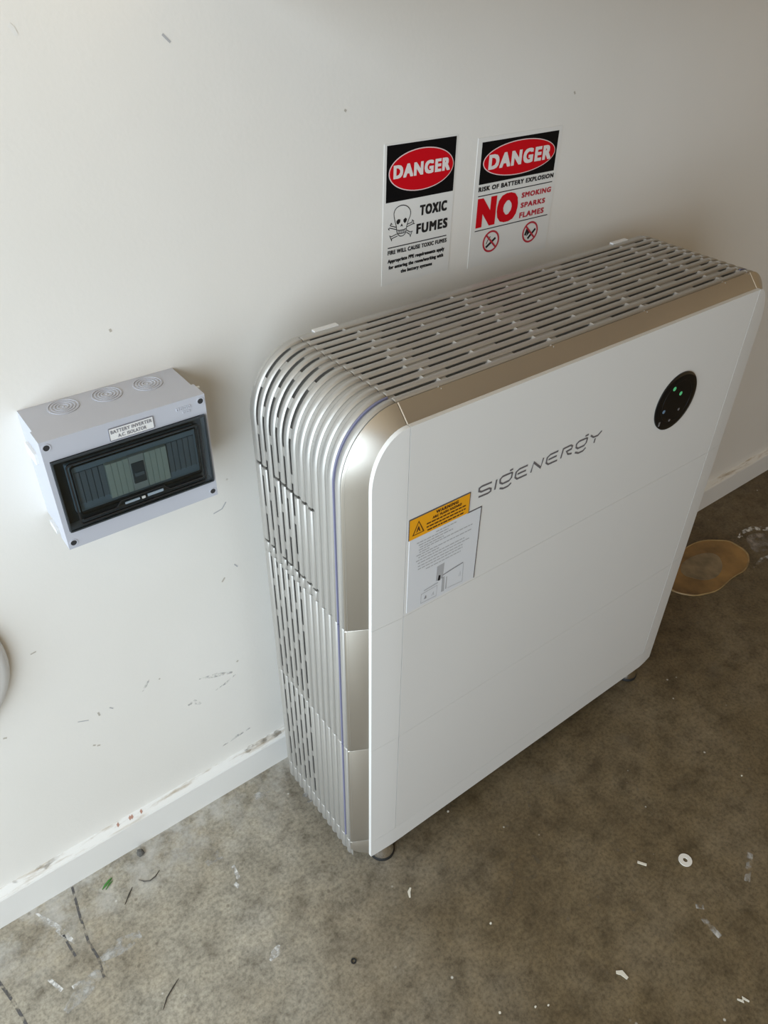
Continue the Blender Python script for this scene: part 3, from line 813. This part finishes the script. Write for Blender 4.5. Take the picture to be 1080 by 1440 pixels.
# cable knock-outs on the top face
for kx, ky in ((-0.2405, -0.0215), (-0.1862, -0.0215), (-0.1335, -0.0235)):
    zt0 = ez1 - 0.0012
    pf = [(0.0188, -0.0004), (0.0188, 0.0008), (0.0172, 0.0010), (0.0168, 0.0001), (0.0148, 0.0001), (0.0146, 0.0009), (0.0132, 0.0009), (0.0130, 0.0001),
          (0.0110, 0.0001), (0.0108, 0.0009), (0.0094, 0.0009), (0.0092, 0.0001), (0.0070, 0.0001), (0.0068, 0.0008), (0.0056, 0.0008), (0.0054, 0.0001), (0.0016, 0.0001), (0.0013, 0.0008), (0.0003, 0.0008)]
    k = MB(); k.lathe((kx, ky, zt0), pf, 'z', 40); k.build('cable_knockout', 'enclosure_grey', en)
# lugs on the sides
lg = MB(); lg.box(ex0 - 0.0016, ex0 + 0.004, -0.046, -0.020, 0.776, 0.7835); lg.build('fixing_lug', 'plastic_white', en)
lg = MB(); lg.box(ex0 - 0.0020, ex0 + 0.004, -0.050, -0.014, 0.885, 0.9000); lg.build('fixing_lug', 'plastic_white', en, bevel=0.001)
lg = MB(); lg.box(ex1 - 0.004, ex1 + 0.0065, -0.0640, -0.0600, 0.9285, 0.9320); lg.build('fixing_lug', 'plastic_white', en)
# inside
tray = box_obj('inner_tray', wx0 - 0.001, wx1 + 0.001, -0.0741, -0.0594, wz0 - 0.001, wz1 + 0.001, 'enclosure_dark', en)
plate = box_obj('inner_cover', -0.2695, -0.1035, -0.0820, -0.0741, 0.8215, 0.8925, 'tray_slate', en, bevel=0.002)
def strip(x0, x1, z0, z1, y0, mat, name, parent, **kw): return box_obj(name, x0, x1, y0, -0.0819, z0, z1, mat, parent, **kw)
for k in range(5):
    x = -0.2630 + k * 0.0075
    strip(x + 0.0004, x + 0.0069, 0.8350, 0.8790, -0.0835, 'blank_slate', 'blanking_tab', plate)
    strip(x + 0.0069, x + 0.0077, 0.8330, 0.8790, -0.0823, 'screw_dark', 'tab_gap', plate)
for k in range(5):
    x = -0.1450 + k * 0.0075
    strip(x + 0.0004, x + 0.0069, 0.8350, 0.8790, -0.0835, 'blank_slate', 'blanking_tab', plate)
    strip(x + 0.0069, x + 0.0077, 0.8330, 0.8790, -0.0823, 'screw_dark', 'tab_gap', plate)
for k in range(4):
    x = -0.2255 + k * 0.0073; strip(x, x + 0.0070, 0.8300, 0.8795, -0.0880, 'module_beige', 'filler_module', plate, bevel=0.0004)
for k in range(4):
    x = -0.1760 + k * 0.0073; strip(x, x + 0.0070, 0.8300, 0.8795, -0.0880, 'module_beige', 'filler_module', plate, bevel=0.0004)
brk = strip(-0.1962, -0.1766, 0.8295, 0.8798, -0.0875, 'breaker_white', 'breaker', plate, bevel=0.0005)
box_obj('breaker_face', -0.1945, -0.1783, -0.0892, -0.0870, 0.8400, 0.8700, 'toggle_dark', plate, bevel=0.0008)
box_obj('toggle_lever', -0.1925, -0.1803, -0.0910, -0.0890, 0.8510, 0.8565, 'blank_slate', plate, bevel=0.0008)
# smoked door
pane = box_obj('window_door', wx0 + 0.0003, wx1 - 0.0003, -0.0935, -0.0915, wz0 + 0.0003, wz1 - 0.0003, 'tinted_pane', en)
pane['label'] = 'smoked see-through door'
def rrect(x0, x1, z0, z1, r, n=5):
    P = []
    for cx_, cz_, a0 in ((x1 - r, z1 - r, 0), (x0 + r, z1 - r, 90), (x0 + r, z0 + r, 180), (x1 - r, z0 + r, 270)):
        for i in range(n + 1):
            t = math.radians(a0 + 90 * i / n); P.append((cx_ + r * math.cos(t), cz_ + r * math.sin(t)))
    return P
def tube_loop(pts, w, y0, y1, name, mat, parent, closed=True):
    m = MB()
    m.ribbon(pts, w, lambda a, b: (a, y0, b), closed); m.ribbon(pts, w, lambda a, b: (a, y1, b), closed)
    n = len(pts); k = 2 * n
    rim = []
    for i in range(n if closed else n - 1):
        j = (i + 1) % n
        rim += [(i, j, k + j, k + i), (n + i, n + j, k + n + j, k + n + i)]
    m.f += rim
    return m.build(name, mat, parent)
tube_loop(rrect(wx0 + 0.0012, wx1 - 0.0012, wz0 + 0.0012, wz1 - 0.0012, 0.0015), 0.0018, -0.0942, -0.0915, 'door_rim', 'enclosure_dark', pane)
tube_loop(rrect(-0.2700, -0.1015, 0.8120, 0.8985, 0.004), 0.0018, -0.0940, -0.0915, 'door_seal', 'rubber_black', pane)
tube_loop(rrect(-0.2660, -0.1050, 0.8240, 0.8930, 0.004), 0.0013, -0.0915, -0.0890, 'door_seal', 'rubber_black', pane)
tube_loop([(-0.2660, 0.8185), (-0.2240, 0.8185), (-0.2170, 0.8265), (-0.1600, 0.8265), (-0.1530, 0.8185), (-0.1060, 0.8185)], 0.0015, -0.0942, -0.0920, 'door_latch', 'rubber_black', pane, closed=False)
box_obj('latch_grip', -0.2130, -0.1940, -0.0945, -0.0935, 0.8195, 0.8225, 'tray_slate', pane)
box_obj('latch_grip', -0.1830, -0.1620, -0.0945, -0.0935, 0.8195, 0.8232, 'tray_slate', pane)
box_obj('latch_grip', -0.1910, -0.1865, -0.0946, -0.0935, 0.8190, 0.8222, 'breaker_white', pane)
# circuit label and moulded maker's mark
pl2 = box_obj('circuit_label', -0.2125, -0.1580, YL - 0.0012, YL + 0.0002, 0.9118, 0.9268, 'plastic_white', lid)
pl2.parent = en
tube_loop(rrect(-0.2129, -0.1576, 0.9114, 0.9272, 0.0004, 1), 0.0008, YL - 0.0013, YL, 'label_shadow_edge', 'print_and_shadow', pl2)  # shadow edge around the label, drawn as a dark strip
lettering('label_print', 'BATTERY INVERTER', -0.2110, -0.1595, 0.9203, 0.9250, YL - 0.0014, 'print_and_shadow', pl2, bold=0.03, spacing=1.08)
lettering('label_print', 'A.C. ISOLATOR', -0.2030, -0.1675, 0.9137, 0.9183, YL - 0.0014, 'print_and_shadow', pl2, bold=0.03, spacing=1.08)
m = MB()
for k, (a, w, b, h) in enumerate(((-0.1265, 0.004, 0.9228, 0.0045), (-0.1210, 0.0035, 0.9228, 0.0045), (-0.1163, 0.004, 0.9228, 0.0045), (-0.1110, 0.0035, 0.9228, 0.0045), (-0.1185, 0.003, 0.9172, 0.0035), (-0.1140, 0.005, 0.9172, 0.0035))):
    V, F = frame_mesh(a, a + w, b, b + h, a + 0.001, a + w - 0.001, b + 0.001, b + h - 0.001, YL - 0.0007, YL + 0.0002); m.add(V, F)
m.build('moulded_mark', 'enclosure_grey', lid)

# ------------------------------------------------------------------ round wall cover at the left
rc = thing('round_wall_cover', (-0.546, 0.0, 0.590), 'round white plastic cover plate fixed to the painted wall', 'wall cover')
m = MB(); m.lathe((-0.546, 0, 0.590), [(0.146, -0.0003), (0.1455, -0.010), (0.142, -0.016), (0.134, -0.020), (0.1235, -0.0215), (0.1225, -0.018), (0.100, -0.018)], 'y', 64)
m.build('flange', 'plastic_white', rc, smooth=True)
m = MB(); m.lathe((-0.546, 0, 0.590), [(0.121, -0.016), (0.121, -0.026), (0.117, -0.030), (0.02, -0.034)], 'y', 64)
m.build('cap', 'plastic_white', rc, smooth=True)
m = MB(); m.ring_y(-0.546, 0.590, 0.1228, 0.1228, 0.0020, -0.0222, -0.0150, 64); m.build('cap_joint', 'groove_dark', rc)

# ------------------------------------------------------------------ marks on wall and skirting (worn paint, scuffs)
def wall_mark(pts, w, mat, name='scuff_mark', y=-0.0003):
    m = MB(); m.ribbon(pts, w, lambda a, b: (a, y, b)); return m.build(name, mat, wall)
for pts, w, mat in (([(-0.236, 0.376), (-0.229, 0.385), (-0.220, 0.397)], [0.002, 0.005, 0.002], 'scuff_grey'), ([(-0.336, 0.310), (-0.332, 0.307)], 0.003, 'wall_bare'), ([(-0.330, 0.304), (-0.325, 0.302)], 0.003, 'wall_bare'),
                    ([(-0.312, 0.379), (-0.311, 0.370)], 0.003, 'wall_bare'), ([(-0.067, 0.534), (-0.061, 0.541)], 0.003, 'wall_bare'), ([(-0.138, 0.338), (-0.107, 0.327), (-0.075, 0.313)], [0.002, 0.010, 0.004], 'scuff_grey'),
                    ([(-0.112, 0.289), (-0.089, 0.294), (-0.070, 0.304)], [0.002, 0.005, 0.003], 'scuff_grey'), ([(-0.167, 0.287), (-0.156, 0.290), (-0.144, 0.274)], [0.004, 0.009, 0.005], 'scuff_grey'),
                    ([(-0.372, 0.559), (-0.364, 0.560)], 0.002, 'wall_bare'), ([(-0.449, 0.422), (-0.444, 0.420)], 0.003, 'wall_bare'), ([(-0.293, 0.377), (-0.288, 0.371)], 0.002, 'wall_scuff'),
                    ([(-0.122, 0.125), (-0.091, 0.131), (-0.057, 0.134)], [0.002, 0.008, 0.003], 'scuff_grey'), ([(-0.345, 0.380), (-0.329, 0.372)], 0.0015, 'wall_scuff'),
                    ([(-0.189, 1.325), (-0.186, 1.322), (-0.184, 1.316)], 0.004, 'sign_white'), ([(-0.036, 1.309), (-0.028, 1.301)], 0.0025, 'wall_scuff'), ([(0.196, 1.214), (0.199, 1.212)], 0.003, 'wall_bare'),
                    ([(0.633, 1.197), (0.636, 1.193)], 0.003, 'wall_bare'), ([(-0.158, 1.007), (-0.157, 1.003)], 0.003, 'wall_bare'), ([(-0.041, 0.560), (-0.036, 0.552)], 0.0022, 'wall_scuff'), ([(-0.063, 0.676), (-0.048, 0.679), (-0.040, 0.689)], 0.002, 'wall_scuff'),
                    ([(-0.205, 0.387), (-0.203, 0.385)], 0.003, 'wall_bare'), ([(-0.063, 0.336), (-0.061, 0.333)], 0.004, 'wall_bare')):
    wall_mark(pts, w, mat)
def ledge(x0, x1, mat, w):
    m = MB(); k = 10; pts = [(x0 + (x1 - x0) * i / k, 0.0798 + random.uniform(-0.0018, 0.0018)) for i in range(k + 1)]
    m.ribbon(pts, [w * random.uniform(0.5, 1.2) for _ in pts], lambda a, b: (a, -0.0062 - (0.0790 - b) * 2.6, b + 0.0003)); return m.build('scuff_mark', mat, base_board)
ledge(-0.080, 0.005, 'mark_stain', 0.004); ledge(-0.53, -0.44, 'mark_stain', 0.003)
for x in (-0.345, -0.322, -0.318, -0.300):
    m = MB(); m.ribbon([(x, 0.0785), (x + 0.004, 0.0795)], 0.0022, lambda a, b: (a, -0.0062 - (0.0790 - b) * 2.6, b + 0.0004)); m.build('scuff_mark', 'brick_mark', base_board)

# ------------------------------------------------------------------ marks on the floor
def floor_mark(pts, w, mat, name, z=0.0003):
    m = MB(); m.ribbon(pts, w, lambda a, b: (a, b, z)); return m.build(name, mat, floor)
floor_mark([(-0.452, -0.020), (-0.459, -0.082), (-0.462, -0.132), (-0.458, -0.164), (-0.461, -0.202)], 0.0042, 'mark_dark', 'pencil_mark')
floor_mark([(-0.493, -0.094), (-0.491, -0.118), (-0.488, -0.141)], 0.004, 'mark_dark', 'pencil_mark')
floor_mark([(-0.612, -0.070), (-0.603, -0.109), (-0.593, -0.151), (-0.587, -0.193), (-0.58, -0.235)], 0.0048, 'mark_dark', 'pencil_mark')
for pts, w in (([(-0.520, -0.027), (-0.501, -0.066), (-0.493, -0.088), (-0.481, -0.119)], [0.003, 0.009, 0.012, 0.004]), ([(-0.536, -0.150), (-0.524, -0.180)], 0.006), ([(-0.509, -0.187), (-0.490, -0.185)], 0.008),
               ([(-0.197, -0.159), (-0.200, -0.188)], 0.007), ([(-0.210, -0.191), (-0.207, -0.202)], 0.007), ([(-0.225, -0.345), (-0.211, -0.340), (-0.200, -0.332)], [0.004, 0.016, 0.005])):
    floor_mark(pts, w, 'mark_white', 'paint_smear')
for pts, w in (([(-0.455, -0.172), (-0.419, -0.171), (-0.384, -0.172)], [0.010, 0.030, 0.014]), ([(-0.530, -0.215), (-0.495, -0.200), (-0.45, -0.185)], [0.010, 0.030, 0.012]), ([(0.610, -0.727), (0.555, -0.755)], 0.010), ([(0.432, -0.745), (0.429, -0.783)], 0.010), ([(0.44, -0.725), (0.45, -0.735)], 0.008),
               ([(-0.235, -0.128), (-0.205, -0.125)], [0.012, 0.02]), ([(-0.115, -0.062), (-0.06, -0.058)], [0.008, 0.018])):
    floor_mark(pts, w, 'mark_faint', 'paint_smear')
rs = smooth_poly([(0.224, -0.468), (0.256, -0.465), (0.275, -0.488), (0.260, -0.511), (0.232, -0.511), (0.213, -0.489)], 2)
m = MB(); m.ribbon(rs, 0.007, lambda a, b: (a, b, 0.0003), True); m.build('ring_stain', 'mark_stain', floor)
floor_mark([(0.213, -0.489), (0.190, -0.505), (0.165, -0.520)], [0.008, 0.010, 0.004], 'mark_stain', 'stain')
m = MB(); m.prism_z(smooth_poly([(-0.022, -0.121), (-0.008, -0.108), (0.008, -0.118), (0.006, -0.133), (-0.012, -0.137)], 2), 0.0, 0.0009); m.build('plaster_splash', 'mark_faint', floor)
sr = [(1.440, -0.163), (1.474, -0.155), (1.512, -0.162), (1.545, -0.188), (1.58, -0.22)]
floor_mark(sr, [0.006, 0.012, 0.016, 0.018, 0.010], 'mark_white', 'plaster_smear', 0.0006)
m = MB(); m.prism_z(smooth_poly([(1.462, -0.172), (1.497, -0.178), (1.530, -0.205), (1.52, -0.235), (1.469, -0.245), (1.421, -0.237), (1.425, -0.215), (1.440, -0.192)], 2), 0.0, 0.0006); m.build('plaster_smear', 'dust_patch', floor)
floor_mark([(1.36, -0.262), (1.41, -0.258), (1.45, -0.262)], [0.004, 0.014, 0.005], 'mark_faint', 'plaster_smear')

# dried puddle of glue
pud = thing('dried_glue_puddle', (1.25, -0.18, 0.0), 'round amber patch of dried glue on the floor behind the battery stack', 'glue patch')
PO = smooth_poly([(1.402, -0.221), (1.376, -0.241), (1.330, -0.256), (1.286, -0.254), (1.241, -0.257), (1.197, -0.258), (1.160, -0.251), (1.132, -0.238), (1.110, -0.214), (1.095, -0.185), (1.092, -0.150), (1.181, -0.112), (1.282, -0.097), (1.343, -0.107), (1.382, -0.132), (1.407, -0.158), (1.411, -0.187)], 2)
PO = [(x + 0.0010 * math.sin(i * 0.9) + 0.0015 * math.sin(i * 0.37), y + 0.0012 * math.cos(i * 0.51)) for i, (x, y) in enumerate(PO)]
def shrink(P, k, c): return [(c[0] + (x - c[0]) * k, c[1] + (y - c[1]) * k) for x, y in P]
m = MB(); a, b2 = PO, shrink(PO, 0.975, (1.25, -0.18)); n = len(a)
m.add([(x, y, 0.0) for x, y in a] + [(x, y, 0.0030) for x, y in shrink(a, 0.990, (1.25, -0.18))] + [(x, y, 0.0030) for x, y in b2] + [(x, y, 0.0012) for x, y in shrink(a, 0.95, (1.25, -0.18))],
      [(k * n + i, k * n + (i + 1) % n, (k + 1) * n + (i + 1) % n, (k + 1) * n + i) for k in range(3) for i in range(n)])
m.build('raised_rim', 'glue_rim', pud)
m = MB(); m.prism_z(shrink(PO, 0.965, (1.25, -0.18)), 0.0002, 0.0016); m.build('glue_film', 'glue_amber', pud)
PI_ = smooth_poly([(1.309, -0.195), (1.284, -0.215), (1.242, -0.227), (1.206, -0.219), (1.184, -0.194), (1.170, -0.160), (1.210, -0.132), (1.272, -0.136), (1.310, -0.150), (1.323, -0.172)], 2)
m = MB(); m.prism_z(PI_, 0.0004, 0.0022); m.build('worn_centre', 'glue_pale', pud)

# ------------------------------------------------------------------ litter on the floor
def chip(pts, mat, name, label, cat, h=0.0015, group=None):
    cx_ = sum(p[0] for p in pts) / len(pts); cy_ = sum(p[1] for p in pts) / len(pts)
    m = MB(); m.prism_z(pts, 0.0002, h)
    o = m.build(name, mat, None, origin=(cx_, cy_, 0.0)); return tag(o, label, cat, group)
def sliver(c, w=0.004):
    L = []; Rr = []
    for i, p in enumerate(c):
        a, b = c[max(i - 1, 0)], c[min(i + 1, len(c) - 1)]
        dx, dy = b[0] - a[0], b[1] - a[1]; l = math.hypot(dx, dy)
        k = w * (0.55 if i in (0, len(c) - 1) else 1.0)
        L.append((p[0] - dy / l * k, p[1] + dx / l * k)); Rr.append((p[0] + dy / l * k, p[1] - dx / l * k))
    return L + Rr[::-1]
chip(sliver([(0.045, -0.391), (0.038, -0.395), (0.033, -0.404)], 0.0026), 'paint_chip', 'paint_flake', 'thin pale paint flake on the floor nearest the chrome foot below the label', 'paint flake')
chip(sliver([(0.236, -0.711), (0.243, -0.717), (0.244, -0.729)], 0.0042), 'paint_chip', 'paint_flake', 'largest cream paint flake, bent like a comma, on the concrete', 'paint flake')
chip(sliver([(0.421, -0.609), (0.430, -0.623)], 0.0042), 'paint_chip', 'paint_flake', 'stubby cream paint flake lying close to the white ring', 'paint flake')
chip(sliver([(0.365, -0.858), (0.370, -0.866), (0.374, -0.862), (0.378, -0.872)], 0.0022), 'paint_chip', 'paint_flake', 'zigzag sliver of cream paint on the brown concrete', 'paint flake')
G1 = 'tiny paint crumbs'; L1 = 'tiny cream paint crumb on the concrete floor'
for x, y in ((0.088, -0.666), (0.107, -0.677), (0.035, -0.637), (0.747, -0.620), (0.120, -0.525), (0.200, -0.316)):
    r = random.uniform(0.0018, 0.0030); a0 = random.uniform(0, 6)
    chip([(x + r * random.uniform(0.7, 1.2) * math.cos(a0 + t * 1.2566), y + r * random.uniform(0.6, 1.1) * math.sin(a0 + t * 1.2566)) for t in range(5)], 'paint_chip', 'paint_crumb', L1, 'paint crumb', 0.0014, G1)
# white plastic ring
def ring_z(name, c, r, w, h, mat, label, cat, n=32, squash=1.0):
    V = []
    for rr, z in ((r, 0.0002), (r, h), (r - w, h), (r - w, 0.0002)):
        V += [(c[0] + rr * math.cos(2 * math.pi * i / n) * squash, c[1] + rr * math.sin(2 * math.pi * i / n), z) for i in range(n)]
    F = [(k * n + i, k * n + (i + 1) % n, ((k + 1) % 4) * n + (i + 1) % n, ((k + 1) % 4) * n + i) for k in range(4) for i in range(n)]
    o = mesh_obj(name, V, F, mat, None, origin=(c[0], c[1], 0)); return tag(o, label, cat)
ring_z('plastic_washer', (0.497, -0.661), 0.0125, 0.0082, 0.0022, 'washer_white', 'small white plastic washer lying on the brown concrete', 'washer')
ring_z('rubber_ring', (-0.111, -0.431), 0.0048, 0.0022, 0.0022, 'rubber_black', 'tiny black rubber ring on the concrete floor', 'rubber ring', 20)
# grass blade and twigs
def blade(pts, w, mat, name, label, cat, h=0.0012):
    m = MB(); k = len(pts)
    V = []; F = []
    for i, p in enumerate(pts):
        a, b = pts[max(i - 1, 0)], pts[min(i + 1, k - 1)]; dx, dy = b[0] - a[0], b[1] - a[1]; l = math.hypot(dx, dy)
        ww = w * (0.25 if i in (0, k - 1) else 1)
        nx, ny = -dy / l * ww, dx / l * ww
        z = 0.0004 + 0.002 * math.sin(math.pi * i / (k - 1))
        V += [(p[0] + nx, p[1] + ny, z), (p[0], p[1], z + h), (p[0] - nx, p[1] - ny, z), (p[0], p[1], z - 0.0002)]
    for i in range(k - 1):
        for q in range(4): F.append((i * 4 + q, i * 4 + (q + 1) % 4, (i + 1) * 4 + (q + 1) % 4, (i + 1) * 4 + q))
    F += [(0, 1, 2, 3), tuple((k - 1) * 4 + q for q in range(4))]
    o = mesh_obj(name, V, F, mat, None, origin=(pts[0][0], pts[0][1], 0)); return tag(o, label, cat)
blade([(-0.410, -0.058), (-0.402, -0.054), (-0.393, -0.050), (-0.387, -0.047)], 0.0024, 'grass_green', 'grass_blade', 'longer green grass blade on the floor beside the skirting board', 'grass blade')
blade([(-0.405, -0.062), (-0.396, -0.057), (-0.388, -0.053)], 0.0016, 'grass_green', 'grass_blade', 'shorter green grass blade lying against the longer one', 'grass blade')
blade([(-0.364, -0.086), (-0.375, -0.097), (-0.387, -0.108)], 0.0014, 'twig_dark', 'twig', 'straight dark twig beside the green grass blades', 'twig')
blade([(-0.349, -0.080), (-0.342, -0.090), (-0.333, -0.095), (-0.322, -0.093), (-0.311, -0.086)], 0.0012, 'twig_dark', 'twig', 'curved dark twig like a shallow hook near the skirting board', 'twig')
blade([(-0.362, -0.278), (-0.376, -0.286), (-0.390, -0.294), (-0.402, -0.306)], 0.0012, 'twig_dark', 'twig', 'lone thin dark twig out on the open concrete', 'twig')
m = MB()
m.lathe((-0.326, -0.034, 0), [(0.006, 0.0002), (0.0075, 0.003), (0.0060, 0.0075), (0.0025, 0.010)], 'z', 9)
m.v = [(x + random.uniform(-.001, .001), y + random.uniform(-.001, .001), z) for x, y, z in m.v]
tag(m.build('dirt_clod', 'lump_grey', None, origin=(-0.326, -0.034, 0)), 'small dark clod of dirt against the skirting board', 'dirt clod')
